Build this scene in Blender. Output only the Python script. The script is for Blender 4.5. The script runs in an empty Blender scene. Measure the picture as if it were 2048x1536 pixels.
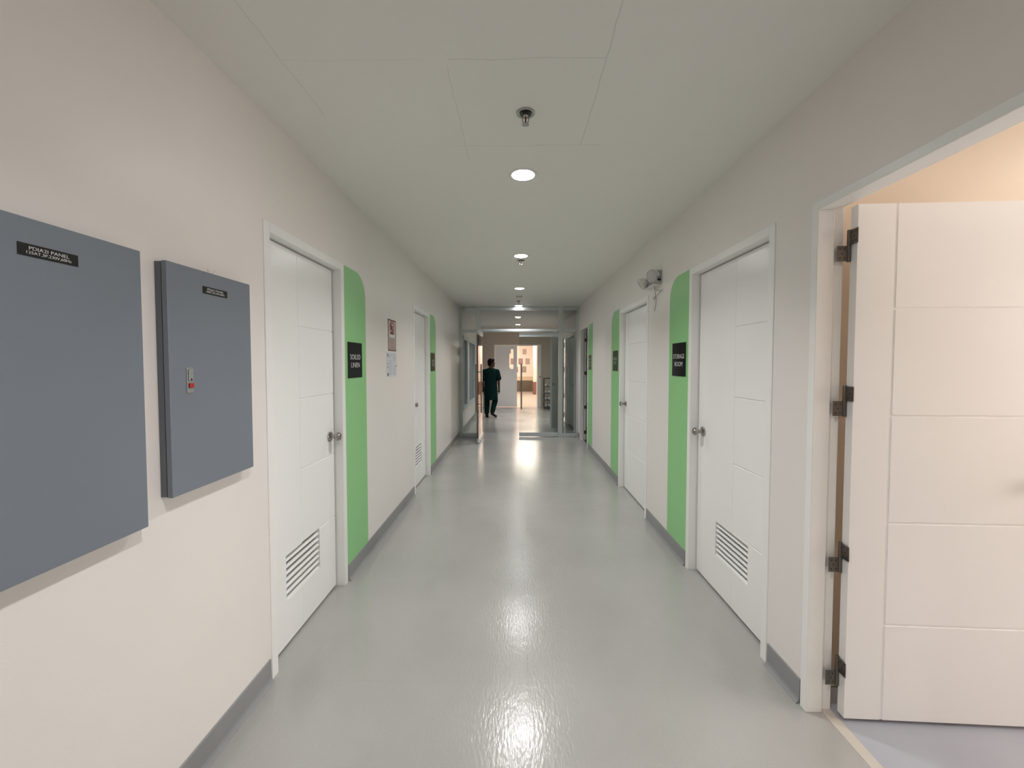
import bpy, bmesh, math, random
from mathutils import Vector, Matrix, Quaternion

S = bpy.context.scene
COL = S.collection
random.seed(4)

# ------------------------------------------------------------------ camera, world, exposure
XL, XR, HC = -1.136, 1.228, 2.594        # corridor side walls and ceiling height (metres)
YP = 8.03                                # glass partition
YF = 13.5                                # end wall of the vestibule
cam_data = bpy.data.cameras.new('camera')
cam = bpy.data.objects.new('camera', cam_data)
COL.objects.link(cam)
cam.location = (0, 0, 1.47)
cam.rotation_euler = (math.radians(90 - 1.972), 0, math.radians(0.621))
cam_data.sensor_width = 36
cam_data.lens = 36 * 805 / 2048
cam_data.shift_y = -13.4 / 2048
cam_data.clip_start = 0.02
S.camera = cam

W = bpy.data.worlds.new('world'); S.world = W
W.use_nodes = True
W.node_tree.nodes['Background'].inputs[0].default_value = (0.8, 0.85, 0.9, 1)
W.node_tree.nodes['Background'].inputs[1].default_value = 0.02

S.view_settings.view_transform = 'Standard'
S.view_settings.look = 'None'
S.view_settings.gamma = 1.0
S.view_settings.exposure = 0.0
S.view_settings.use_curve_mapping = False
try:
    S.cycles.use_denoising = True
    S.cycles.max_bounces = 12
    S.cycles.diffuse_bounces = 7
    S.cycles.sample_clamp_indirect = 6.0
    S.cycles.caustics_reflective = False
    S.cycles.caustics_refractive = False
except Exception:
    pass

LAMP_W = 12.6          # beam of a corridor downlight (watts)
LAMP_E = 52.0          # glow of its diffuser
ROOM_E = 6.2          # lamp of the open room on the right
FAR_E = 34.0           # lamps of the far room
COOL = (1.0, 0.982, 0.985)

# ------------------------------------------------------------------ materials
MAT = {}
def mat(name, color, rough=0.5, metal=0.0, spec=0.5, bump=None, var=None, coat=0.0, coat_rough=0.1):
    m = bpy.data.materials.new(name); m.use_nodes = True
    nt = m.node_tree; b = nt.nodes['Principled BSDF']
    b.inputs['Base Color'].default_value = (*color, 1)
    b.inputs['Roughness'].default_value = rough
    b.inputs['Metallic'].default_value = metal
    b.inputs['Specular IOR Level'].default_value = spec
    if coat:
        b.inputs['Coat Weight'].default_value = coat
        b.inputs['Coat Roughness'].default_value = coat_rough
    tc = None
    if bump or var:
        tc = nt.nodes.new('ShaderNodeTexCoord')
    if var:
        scale, amount = var
        n = nt.nodes.new('ShaderNodeTexNoise'); n.inputs['Scale'].default_value = scale
        n.inputs['Detail'].default_value = 4
        nt.links.new(tc.outputs['Object'], n.inputs['Vector'])
        mr = nt.nodes.new('ShaderNodeMapRange')
        mr.inputs[1].default_value = 0.3; mr.inputs[2].default_value = 0.7
        mr.inputs[3].default_value = 1 - amount; mr.inputs[4].default_value = 1 + amount
        nt.links.new(n.outputs['Fac'], mr.inputs[0])
        mx = nt.nodes.new('ShaderNodeMix'); mx.data_type = 'RGBA'; mx.blend_type = 'MULTIPLY'
        mx.inputs[0].default_value = 1
        mx.inputs[6].default_value = (*color, 1)
        nt.links.new(mr.outputs[0], mx.inputs[7])
        nt.links.new(mx.outputs[2], b.inputs['Base Color'])
    if bump:
        scale, strength = bump
        n2 = nt.nodes.new('ShaderNodeTexNoise'); n2.inputs['Scale'].default_value = scale
        n2.inputs['Detail'].default_value = 3
        nt.links.new(tc.outputs['Object'], n2.inputs['Vector'])
        bp = nt.nodes.new('ShaderNodeBump'); bp.inputs['Strength'].default_value = strength
        bp.inputs['Distance'].default_value = 0.002
        nt.links.new(n2.outputs['Fac'], bp.inputs['Height'])
        nt.links.new(bp.outputs[0], b.inputs['Normal'])
    MAT[name] = m
    return m

def emit(name, color, strength):
    m = bpy.data.materials.new(name); m.use_nodes = True
    nt = m.node_tree; nt.nodes.clear()
    o = nt.nodes.new('ShaderNodeOutputMaterial'); e = nt.nodes.new('ShaderNodeEmission')
    e.inputs[0].default_value = (*color, 1); e.inputs[1].default_value = strength
    nt.links.new(e.outputs[0], o.inputs[0]); MAT[name] = m
    return m

def glass(name, tint, ior=1.45):
    m = bpy.data.materials.new(name); m.use_nodes = True
    nt = m.node_tree; nt.nodes.clear()
    o = nt.nodes.new('ShaderNodeOutputMaterial')
    t = nt.nodes.new('ShaderNodeBsdfTransparent'); t.inputs[0].default_value = (*tint, 1)
    g = nt.nodes.new('ShaderNodeBsdfGlossy'); g.inputs['Roughness'].default_value = 0.0
    f = nt.nodes.new('ShaderNodeFresnel'); f.inputs[0].default_value = ior
    mx = nt.nodes.new('ShaderNodeMixShader')
    nt.links.new(f.outputs[0], mx.inputs[0]); nt.links.new(t.outputs[0], mx.inputs[1])
    nt.links.new(g.outputs[0], mx.inputs[2]); nt.links.new(mx.outputs[0], o.inputs[0])
    MAT[name] = m
    return m

mat('wall_paint', (0.79, 0.755, 0.725), 0.34, bump=(160, 0.12), var=(1.2, 0.02))
mat('wall_paint_brown', (0.47, 0.42, 0.36), 0.42, bump=(160, 0.12))  # brown-grey paint of the end wall
mat('peach_paint', (0.68, 0.575, 0.46), 0.5, bump=(160, 0.1))
mat('far_paint', (0.82, 0.71, 0.63), 0.5)
mat('green_paint', (0.275, 0.585, 0.25), 0.38, bump=(160, 0.12))
mat('door_white', (0.86, 0.86, 0.85), 0.24, bump=(90, 0.05))
mat('frame_white', (0.84, 0.84, 0.82), 0.28)
mat('far_door', (0.86, 0.87, 0.88), 0.35)
mat('threshold', (0.50, 0.465, 0.41), 0.35)
mat('baseboard', (0.25, 0.255, 0.26), 0.32, var=(3, 0.1))
mat('panel_grey', (0.180, 0.205, 0.245), 0.42, bump=(240, 0.08), var=(2.0, 0.03))
mat('panel_side', (0.13, 0.14, 0.155), 0.45)
mat('black', (0.006, 0.006, 0.007), 0.25)
mat('sign_black', (0.004, 0.004, 0.004), 0.12)
mat('label_black', (0.004, 0.004, 0.004), 0.4)
mat('white_ink', (0.75, 0.75, 0.75), 0.5)
mat('grey_ink', (0.36, 0.37, 0.36), 0.5)
mat('sign_dim', (0.10, 0.08, 0.075), 0.4)
mat('chrome', (0.72, 0.70, 0.68), 0.16, metal=1.0)
mat('sprinkler_metal', (0.40, 0.385, 0.37), 0.24, metal=1.0)
mat('knob_metal', (0.40, 0.38, 0.36), 0.20, metal=1.0)
mat('hinge_metal', (0.16, 0.145, 0.125), 0.42, metal=0.85, bump=(300, 0.1))
mat('screw_dark', (0.035, 0.03, 0.028), 0.5, metal=0.5)
mat('handle_steel', (0.36, 0.31, 0.27), 0.28, metal=1.0)
mat('alu', (0.60, 0.62, 0.62), 0.32, metal=0.35)
mat('alu_rail', (0.62, 0.66, 0.67), 0.25, metal=0.5)
mat('lock_plate', (0.38, 0.39, 0.38), 0.35, metal=0.6)
mat('red_plastic', (0.42, 0.015, 0.02), 0.35)
mat('bulb_red', (0.12, 0.008, 0.01), 0.2)
mat('plastic_white', (0.72, 0.71, 0.69), 0.35)
mat('plastic_grey', (0.36, 0.36, 0.36), 0.35)
mat('lens', (0.55, 0.54, 0.54), 0.12)
mat('paper', (0.62, 0.64, 0.68), 0.55)
mat('ink_dark', (0.10, 0.105, 0.125), 0.6)
mat('ink_mid', (0.36, 0.38, 0.44), 0.6)
mat('poster_pink', (0.52, 0.42, 0.39), 0.45)
mat('ink_maroon', (0.11, 0.045, 0.045), 0.5)
mat('ink_red', (0.25, 0.05, 0.05), 0.5)
mat('ink_brown', (0.27, 0.19, 0.17), 0.5)
mat('poster_maroon', (0.26, 0.14, 0.14), 0.5)
mat('poster_mauve', (0.40, 0.29, 0.27), 0.5)
mat('poster_olive', (0.28, 0.23, 0.18), 0.5)
mat('dado_brown', (0.11, 0.085, 0.055), 0.45)
mat('dado_red', (0.20, 0.09, 0.065), 0.45)
mat('dado_beige', (0.62, 0.48, 0.36), 0.5)
mat('window_frame', (0.60, 0.64, 0.66), 0.35)
mat('window_pane', (0.16, 0.19, 0.21), 0.3, spec=0.3)
mat('window_dark', (0.015, 0.02, 0.028), 0.6, spec=0.1)
mat('void_shade', (0.05, 0.05, 0.05), 0.8)  # near-black colour standing in for unlit depth
mat('rack_black', (0.012, 0.011, 0.011), 0.4)
mat('shoe_white', (0.62, 0.62, 0.61), 0.5)
mat('shoe_dark', (0.012, 0.012, 0.012), 0.6, spec=0.15)
mat('skin', (0.075, 0.032, 0.026), 0.55, spec=0.2)
mat('hair', (0.006, 0.005, 0.005), 0.7, spec=0.08)
mat('scrub', (0.0025, 0.018, 0.0155), 0.85, spec=0.08, var=(9, 0.25))
mat('scrub_pants', (0.0025, 0.018, 0.0145), 0.85, spec=0.08, var=(8, 0.25))
mat('wire', (0.30, 0.29, 0.27), 0.5)
mat('room_floor', (0.35, 0.365, 0.41), 0.35, var=(2.5, 0.05))
mat('far_floor', (0.58, 0.47, 0.41), 0.22, bump=(18, 0.25), var=(6, 0.08))
emit('lamp_cool', COOL, LAMP_E)
emit('lamp_room', (1.0, 0.89, 0.78), ROOM_E)
emit('lamp_far', (1.0, 0.87, 0.76), FAR_E)
emit('lamp_small', (1.0, 0.94, 0.86), 90.0)
emit('window_fill_glow', (1.0, 0.91, 0.86), 11.0)  # glow of the added window in the side room
glass('pane_glass', (0.90, 0.94, 0.93))
glass('transom_glass', (0.80, 0.83, 0.84))

def floor_material():
    m = mat('floor_vinyl', (0.345, 0.342, 0.325), 0.24)
    nt = m.node_tree; b = nt.nodes['Principled BSDF']
    tc = nt.nodes.new('ShaderNodeTexCoord')
    sep = nt.nodes.new('ShaderNodeSeparateXYZ'); nt.links.new(tc.outputs['Object'], sep.inputs[0])
    sp = nt.nodes.new('ShaderNodeTexNoise'); sp.inputs['Scale'].default_value = 260; sp.inputs['Detail'].default_value = 2
    big = nt.nodes.new('ShaderNodeTexNoise'); big.inputs['Scale'].default_value = 1.6; big.inputs['Detail'].default_value = 5
    for n in (sp, big): nt.links.new(tc.outputs['Object'], n.inputs['Vector'])
    def mrange(src, a, bb, c, d):
        r = nt.nodes.new('ShaderNodeMapRange')
        for i, v in enumerate((a, bb, c, d)): r.inputs[i + 1].default_value = v
        nt.links.new(src, r.inputs[0]); return r.outputs[0]
    def math_(op, a, bb=None):
        n = nt.nodes.new('ShaderNodeMath'); n.operation = op
        for i, v in enumerate((a, bb)):
            if v is None: continue
            if isinstance(v, (int, float)): n.inputs[i].default_value = v
            else: nt.links.new(v, n.inputs[i])
        return n.outputs[0]
    f = math_('MULTIPLY', mrange(sp.outputs['Fac'], 0.35, 0.65, 0.96, 1.04), mrange(big.outputs['Fac'], 0.3, 0.7, 0.95, 1.05))
    # welded sheet joints: one along the middle, cross joints every 0.6 m
    def joint(coord, pitch, off, w):
        a = math_('ADD', coord, off); a = math_('PINGPONG', a, pitch / 2.0)
        return math_('LESS_THAN', a, w)
    jx = joint(sep.outputs[0], 0.61, -0.055, 0.0012)
    jy = joint(sep.outputs[1], 0.61, 0.02, 0.0014)
    jc = math_('LESS_THAN', math_('ABSOLUTE', math_('SUBTRACT', sep.outputs[0], 0.055)), 0.0014)
    j = math_('MAXIMUM', math_('MULTIPLY', math_('MAXIMUM', jx, jy), 0.045), math_('MULTIPLY', jc, 0.16))
    f = math_('MULTIPLY', f, math_('SUBTRACT', 1.0, j))
    mx = nt.nodes.new('ShaderNodeMix'); mx.data_type = 'RGBA'; mx.blend_type = 'MULTIPLY'; mx.inputs[0].default_value = 1
    mx.inputs[6].default_value = (0.345, 0.342, 0.325, 1); nt.links.new(f, mx.inputs[7])
    nt.links.new(mx.outputs[2], b.inputs['Base Color'])
    # waxed, rippled along the corridor
    mp = nt.nodes.new('ShaderNodeMapping'); mp.inputs['Scale'].default_value = (1.6, 0.5, 1)
    nt.links.new(tc.outputs['Object'], mp.inputs[0])
    rip = nt.nodes.new('ShaderNodeTexNoise'); rip.inputs['Scale'].default_value = 60; rip.inputs['Detail'].default_value = 2
    nt.links.new(mp.outputs[0], rip.inputs['Vector'])
    wob = nt.nodes.new('ShaderNodeTexNoise'); wob.inputs['Scale'].default_value = 5; wob.inputs['Detail'].default_value = 1
    nt.links.new(tc.outputs['Object'], wob.inputs['Vector'])
    h = math_('ADD', rip.outputs['Fac'], math_('MULTIPLY', wob.outputs['Fac'], 2.0))
    bp = nt.nodes.new('ShaderNodeBump'); bp.inputs['Strength'].default_value = 0.30; bp.inputs['Distance'].default_value = 0.0025
    nt.links.new(h, bp.inputs['Height']); nt.links.new(bp.outputs[0], b.inputs['Normal'])
    b.inputs['Coat Weight'].default_value = 0.28; b.inputs['Coat Roughness'].default_value = 0.16
    nt.links.new(bp.outputs[0], b.inputs['Coat Normal'])
    nt.links.new(mrange(big.outputs['Fac'], 0.3, 0.7, 0.17, 0.23), b.inputs['Roughness'])
floor_material()

def ceiling_material():
    base = (0.80, 0.795, 0.755)
    m = mat('ceiling_paint', base, 0.6)
    nt = m.node_tree; b = nt.nodes['Principled BSDF']
    tc = nt.nodes.new('ShaderNodeTexCoord')
    sep = nt.nodes.new('ShaderNodeSeparateXYZ'); nt.links.new(tc.outputs['Object'], sep.inputs[0])
    X, Y = sep.outputs[0], sep.outputs[1]
    def math_(op, a, bb=None):
        n = nt.nodes.new('ShaderNodeMath'); n.operation = op
        for i, v in enumerate((a, bb)):
            if v is None: continue
            if isinstance(v, (int, float)): n.inputs[i].default_value = v
            else: nt.links.new(v, n.inputs[i])
        return n.outputs[0]
    nz = nt.nodes.new('ShaderNodeTexNoise'); nz.inputs['Scale'].default_value = 6
    nt.links.new(tc.outputs['Object'], nz.inputs['Vector'])
    wob = math_('MULTIPLY', math_('SUBTRACT', nz.outputs['Fac'], 0.5), 0.02)
    def seg(c, o, at, lo, hi, w):
        a = math_('LESS_THAN', math_('ABSOLUTE', math_('SUBTRACT', math_('ADD', c, wob), at)), w)
        g = math_('MULTIPLY', math_('GREATER_THAN', o, lo), math_('LESS_THAN', o, hi))
        return math_('MULTIPLY', a, g)
    parts = [(seg(X, Y, 0.331, -3, 2.12, 0.0022), 0.22), (seg(Y, X, 1.525, -0.87, -0.35, 0.0016), 0.10),
             (seg(Y, X, 1.525, -0.255, 0.331, 0.0018), 0.2), (seg(Y, X, 2.118, -0.29, 0.43, 0.002), 0.2),
             (seg(Y, X, 2.118, -0.52, -0.29, 0.002), 0.08),
             (seg(X, Y, -0.262, 1.57, 2.3, 0.0018), 0.15), (seg(X, Y, -0.872, -3, 1.86, 0.0018), 0.17)]
    tot = None
    for s, k in parts:
        v = math_('MULTIPLY', s, k)
        tot = v if tot is None else math_('MAXIMUM', tot, v)
    mx = nt.nodes.new('ShaderNodeMix'); mx.data_type = 'RGBA'
    mx.inputs[6].default_value = (*base, 1); mx.inputs[7].default_value = (0.12, 0.12, 0.11, 1)
    nt.links.new(tot, mx.inputs[0]); nt.links.new(mx.outputs[2], b.inputs['Base Color'])
ceiling_material()

# ------------------------------------------------------------------ mesh helpers
class MB:
    """collects shapes in world coordinates, linked later as ONE mesh object"""
    def __init__(self): self.v = []; self.f = []; self.smooth = []
    def add(self, vs, fs, T=None, smooth=False):
        o = len(self.v)
        for p in vs:
            p = Vector(p)
            self.v.append(tuple(T @ p) if T is not None else tuple(p))
        for f in fs: self.f.append(tuple(i + o for i in f)); self.smooth.append(smooth)
        return self
    def box(self, x0, x1, y0, y1, z0, z1, T=None):
        x0, x1 = sorted((x0, x1)); y0, y1 = sorted((y0, y1)); z0, z1 = sorted((z0, z1))
        vs = [(x0, y0, z0), (x1, y0, z0), (x1, y1, z0), (x0, y1, z0), (x0, y0, z1), (x1, y0, z1), (x1, y1, z1), (x0, y1, z1)]
        fs = [(0, 3, 2, 1), (4, 5, 6, 7), (0, 1, 5, 4), (1, 2, 6, 5), (2, 3, 7, 6), (3, 0, 4, 7)]
        return self.add(vs, fs, T)
    def lathe(self, prof, T=None, n=24):
        """prof: (radius, height) pairs about local +Z"""
        vs = []; fs = []
        for r, h in prof:
            for i in range(n):
                a = 2 * math.pi * i / n
                vs.append((r * math.cos(a), r * math.sin(a), h))
        for k in range(len(prof) - 1):
            for i in range(n):
                j = (i + 1) % n
                fs.append((k * n + i, k * n + j, (k + 1) * n + j, (k + 1) * n + i))
        fs.append(tuple(reversed(range(n)))); fs.append(tuple(range((len(prof) - 1) * n, len(prof) * n)))
        return self.add(vs, fs, T, True)
    def tube(self, pts, r, n=8, T=None):
        pts = [Vector(p) for p in pts]; vs = []; fs = []
        up = Vector((0.3, 0.2, 0.93)).normalized()
        for k, p in enumerate(pts):
            d = (pts[min(k + 1, len(pts) - 1)] - pts[max(k - 1, 0)]).normalized()
            a = d.cross(up)
            if a.length < 1e-4: a = d.cross(Vector((1, 0, 0)))
            a.normalize(); b = d.cross(a)
            rr = r[k] if isinstance(r, (list, tuple)) else r
            for i in range(n):
                t = 2 * math.pi * i / n
                vs.append(p + a * (rr * math.cos(t)) + b * (rr * math.sin(t)))
        for k in range(len(pts) - 1):
            for i in range(n):
                j = (i + 1) % n
                fs.append((k * n + i, k * n + j, (k + 1) * n + j, (k + 1) * n + i))
        fs.append(tuple(reversed(range(n)))); fs.append(tuple(range((len(pts) - 1) * n, len(pts) * n)))
        return self.add(vs, fs, T, True)
    def cap(self, p0, r0, p1, r1, n=14, sq=(1, 1, 1)):
        """tapered capsule"""
        p0 = Vector(p0); p1 = Vector(p1); d = p1 - p0; L = d.length
        q = d.to_track_quat('Z', 'Y') if L > 1e-5 else Quaternion()
        prof = []
        for i in range(0, 6):
            a = -math.pi / 2 + (i + 0.15) * (math.pi / 2) / 5.15
            prof.append((max(1e-4, r0 * math.cos(a)), r0 * math.sin(a)))
        for i in range(0, 6):
            a = i * (math.pi / 2) / 5.15
            prof.append((max(1e-4, r1 * math.cos(a)), L + r1 * math.sin(a)))
        return self.lathe(prof, Matrix.Translation(p0) @ q.to_matrix().to_4x4(), n)
    def ell(self, c, r, rz=0.0, n=20, rx=0.0):
        prof = [(max(1e-4, math.cos(a)), math.sin(a)) for a in [-math.pi / 2 + math.pi * i / 14 for i in range(15)]]
        T = Matrix.Translation(Vector(c)) @ Matrix.Rotation(rz, 4, 'Z') @ Matrix.Rotation(rx, 4, 'X') @ Matrix.Diagonal((r[0], r[1], r[2], 1))
        return self.lathe(prof, T, n)
    def loft(self, rings, n=24):
        """rings: list of (center, rx, ry, rotz) horizontal ellipses"""
        vs = []; fs = []
        for c, rx, ry, rz in rings:
            for i in range(n):
                t = 2 * math.pi * i / n
                x, y = rx * math.cos(t), ry * math.sin(t)
                vs.append((c[0] + x * math.cos(rz) - y * math.sin(rz), c[1] + x * math.sin(rz) + y * math.cos(rz), c[2]))
        for k in range(len(rings) - 1):
            for i in range(n):
                j = (i + 1) % n
                fs.append((k * n + i, k * n + j, (k + 1) * n + j, (k + 1) * n + i))
        fs.append(tuple(reversed(range(n)))); fs.append(tuple(range((len(rings) - 1) * n, len(rings) * n)))
        return self.add(vs, fs, None, True)
    def mesh(self, name, off):
        me = bpy.data.meshes.new(name)
        me.from_pydata([(p[0] - off[0], p[1] - off[1], p[2] - off[2]) for p in self.v], [], self.f)
        bm = bmesh.new(); bm.from_mesh(me)
        bmesh.ops.recalc_face_normals(bm, faces=bm.faces[:])
        bm.to_mesh(me); bm.free()
        if len(me.polygons) == len(self.smooth):
            me.polygons.foreach_set('use_smooth', self.smooth)
        me.update()
        return me

def root_loc(o):
    while o.parent: o = o.parent
    return o.location
def tag(o, label=None, cat=None, group=None, kind=None):
    if label: o['label'] = label
    if cat: o['category'] = cat
    if group: o['group'] = group
    if kind: o['kind'] = kind
    return o
def thing(name, loc, label, cat, group=None, kind=None):
    o = bpy.data.objects.new(name, None); COL.objects.link(o)
    o.empty_display_size = 0.1
    o.location = loc
    return tag(o, label, cat, group, kind)
def obj(name, mb, material, parent=None, base=None, bevel=0.0, label=None, sharp=35):
    off = root_loc(parent) if parent else Vector(base if base else (0, 0, 0))
    me = mb.mesh(name, off)
    o = bpy.data.objects.new(name, me); COL.objects.link(o)
    me.materials.append(MAT[material])
    if parent: o.parent = parent
    else: o.location = off
    if any(mb.smooth):
        try: me.set_sharp_from_angle(angle=math.radians(sharp))
        except Exception: pass
    if bevel:
        b = o.modifiers.new('bevel', 'BEVEL'); b.width = bevel; b.segments = 2; b.limit_method = 'ANGLE'
    if label: o['label'] = label
    return o
def copy_tree(o, parent=None):
    c = o.copy(); COL.objects.link(c)
    if parent: c.parent = parent
    for ch in list(o.children): copy_tree(ch, c)
    return c
def struct(name, mb, material, label, cat, bevel=0.0):
    return tag(obj(name, mb, material, bevel=bevel), label, cat, None, 'structure')

def text_part(name, body, size, mw, parent, material, at, right, up, space=1.0, sx=1.0, depth=0.0006):
    """flat lettering as a mesh; at = centre, mw = width to fit (or None)"""
    cu = bpy.data.curves.new(name, 'FONT'); cu.body = body; cu.size = size
    cu.align_x = 'CENTER'; cu.align_y = 'CENTER'; cu.extrude = depth; cu.space_character = space
    cu.space_line = 1.0; cu.resolution_u = 4; cu.offset = -size * 0.012
    tmp = bpy.data.objects.new(name, cu); COL.objects.link(tmp)
    bpy.context.view_layer.update()
    dg = bpy.context.evaluated_depsgraph_get()
    me = bpy.data.meshes.new_from_object(tmp.evaluated_get(dg))
    COL.objects.unlink(tmp); bpy.data.objects.remove(tmp); bpy.data.curves.remove(cu)
    xs = [v.co.x for v in me.vertices]; ys = [v.co.y for v in me.vertices]
    w = max(xs) - min(xs); cx = (max(xs) + min(xs)) / 2; cy = (max(ys) + min(ys)) / 2
    k = (mw / w) if mw else sx
    right = Vector(right); up = Vector(up); nrm = right.cross(up); at = Vector(at); off = root_loc(parent)
    for v in me.vertices:
        v.co = at + right * ((v.co.x - cx) * k) + up * (v.co.y - cy) + nrm * v.co.z - off
    me.materials.clear(); me.materials.append(MAT[material])
    o = bpy.data.objects.new(name, me); COL.objects.link(o); o.parent = parent
    return o

def remeshed(name, mb, material, parent, voxel=0.012, smooth=6, label=None):
    """fuses overlapping shapes of a MB into one continuous surface"""
    off = root_loc(parent)
    me = mb.mesh(name + '_raw', off)
    tmp = bpy.data.objects.new(name + '_raw', me); COL.objects.link(tmp)
    r = tmp.modifiers.new('r', 'REMESH'); r.mode = 'VOXEL'; r.voxel_size = voxel; r.use_smooth_shade = True
    s = tmp.modifiers.new('s', 'SMOOTH'); s.iterations = smooth; s.factor = 0.5
    bpy.context.view_layer.update()
    dg = bpy.context.evaluated_depsgraph_get()
    out = bpy.data.meshes.new_from_object(tmp.evaluated_get(dg))
    COL.objects.unlink(tmp); bpy.data.objects.remove(tmp); bpy.data.meshes.remove(me)
    out.name = name
    out.materials.clear(); out.materials.append(MAT[material])
    for p in out.polygons: p.use_smooth = True
    o = bpy.data.objects.new(name, out); COL.objects.link(o); o.parent = parent
    if label: o['label'] = label
    return o

# side-wall frame of reference: u runs along the corridor, d goes from the wall face into the wall
class Side:
    def __init__(self, s): self.s = s; self.x = XR if s > 0 else XL
    def X(self, d): return self.x + self.s * d
    def box(self, mb, d0, d1, u0, u1, z0, z1): return mb.box(self.X(d0), self.X(d1), u0, u1, z0, z1)
    def T(self, d, u, z):
        """local +Z points out of the wall into the corridor"""
        n = Vector((-self.s, 0, 0)); u_ = Vector((0, -self.s, 0)); z_ = Vector((0, 0, 1))
        M = Matrix(((u_.x, z_.x, n.x, 0), (u_.y, z_.y, n.y, 0), (u_.z, z_.z, n.z, 0), (0, 0, 0, 1)))
        return Matrix.Translation(Vector((self.X(d), u, z))) @ M
LEFT, RIGHT = Side(-1), Side(1)
WT = 0.107                                # wall thickness

# ------------------------------------------------------------------ room shell
Y0 = -3.6
DOORS_L = [(1.81, 2.648), (4.43, 5.268)]
WIN_L = (8.50, 11.0)
DOORS_R = [(0.79, 1.695), (1.94, 2.882), (3.77, 4.81), (6.90, 7.72), (8.55, 9.75), (10.06, 11.0)]
FRAME_TOP = 2.118
def side_wall(side, openings, tops, sills, y0, y1):
    mb = MB(); y = y0
    for (a, b), t, s in zip(openings, tops, sills):
        side.box(mb, 0, WT, y, a, 0, HC)
        side.box(mb, 0, WT, a, b, t, HC)
        if s > 0: side.box(mb, 0, WT, a, b, 0, s)
        y = b
    side.box(mb, 0, WT, y, y1, 0, HC)
    return mb
struct('wall_left', side_wall(LEFT, DOORS_L + [WIN_L], [FRAME_TOP] * 2 + [2.06], [0, 0, 0.46], Y0, YF),
       'wall_paint', 'long cream corridor wall on the left, carrying the grey panels', 'wall')
struct('wall_right', side_wall(RIGHT, DOORS_R, [2.125, 2.135, 2.1, 2.13, 2.12, 2.12], [0] * 6, Y0, YF),
       'wall_paint', 'long cream corridor wall on the right with the open near doorway', 'wall')
m = MB(); m.box(XL - WT, XR + WT, Y0 - 0.1, Y0, 0, HC)
struct('wall_back', m, 'wall_paint', 'cream wall closing the corridor behind the viewpoint', 'wall')
# end wall with the double-door opening
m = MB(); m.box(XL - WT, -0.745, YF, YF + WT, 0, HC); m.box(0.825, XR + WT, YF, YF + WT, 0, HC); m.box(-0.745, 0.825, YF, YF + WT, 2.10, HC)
struct('wall_front', m, 'wall_paint_brown', 'brown-grey end wall around the double doors', 'wall')
m = MB(); m.box(XL - WT, XR, Y0 - 0.1, YF, -0.08, 0)
for a, b in DOORS_R[:1] + DOORS_R[3:4]: m.box(XR, XR + 0.062, a, b, -0.08, 0)
for a, b in DOORS_R[1:3] + DOORS_R[4:5]: m.box(XR, XR + WT, a, b, -0.08, 0)
struct('floor', m, 'floor_vinyl', 'glossy grey-green vinyl corridor floor', 'floor')
m = MB(); m.box(XL - WT, XR + WT, Y0 - 0.1, YF + WT, HC, HC + 0.08)
struct('ceiling', m, 'ceiling_paint', 'flat off-white corridor ceiling with hairline board joints', 'ceiling')

# baseboards, with a small coved toe on the floor
def baseboard(name, side, spans, label):
    mb = MB(); h = 0.108
    for a, b in spans:
        prof = [(0, 0), (-0.022, 0), (-0.019, 0.003), (-0.010, 0.011), (-0.006, 0.022), (-0.005, h - 0.004), (-0.002, h), (0, h)]
        vs = [(side.X(d), a, z) for d, z in prof] + [(side.X(d), b, z) for d, z in prof]
        n = len(prof)
        fs = [(i, (i + 1) % n, n + (i + 1) % n, n + i) for i in range(n)] + [tuple(range(n)), tuple(reversed(range(n, 2 * n)))]
        mb.add(vs, fs)
    struct(name, mb, 'baseboard', label, 'baseboard')
baseboard('baseboard_left', LEFT, [(Y0, 1.80), (2.66, 4.42), (5.28, 7.99), (8.07, YF)], 'grey coved vinyl baseboard along the left wall')
baseboard('baseboard_right', RIGHT, [(Y0, 0.78), (1.705, 1.93), (2.892, 3.76), (4.82, 6.89), (7.73, 7.99), (11.01, YF)], 'grey coved vinyl baseboard along the right wall')

# painted green bands beside the doors
def green(name, side, u0, u1, label, top=FRAME_TOP):
    mb = MB(); R = 0.17; pts = [(u0, 0.108), (u1, 0.108)]
    for i in range(13):
        a = i * math.pi / 2 / 12
        pts.append((u1 - R + R * math.cos(a), top - R + R * math.sin(a)))
    pts.append((u0, top))
    n = len(pts)
    vs = [(side.X(-0.0012), u, z) for u, z in pts] + [(side.X(0.0), u, z) for u, z in pts]
    fs = [tuple(range(n)), tuple(reversed(range(n, 2 * n)))] + [(i, (i + 1) % n, n + (i + 1) % n, n + i) for i in range(n)]
    mb.add(vs, fs)
    struct(name, mb, 'green_paint', label, 'wall stripe')
green('trim_1', LEFT, 2.649, 3.03, 'green painted wall band beside the soiled linen door')
green('trim_2', LEFT, 5.27, 5.66, 'green painted wall band beside the far left louvred door')
green('trim_3', RIGHT, 2.883, 3.25, 'green painted wall band beside the storage room door', 2.135)
green('trim_4', RIGHT, 4.811, 5.215, 'green painted wall band beside the plain right door', 2.12)
green('trim_5', RIGHT, 6.50, 6.899, 'green painted wall band nearest the glass partition on the right', 2.125)

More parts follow.
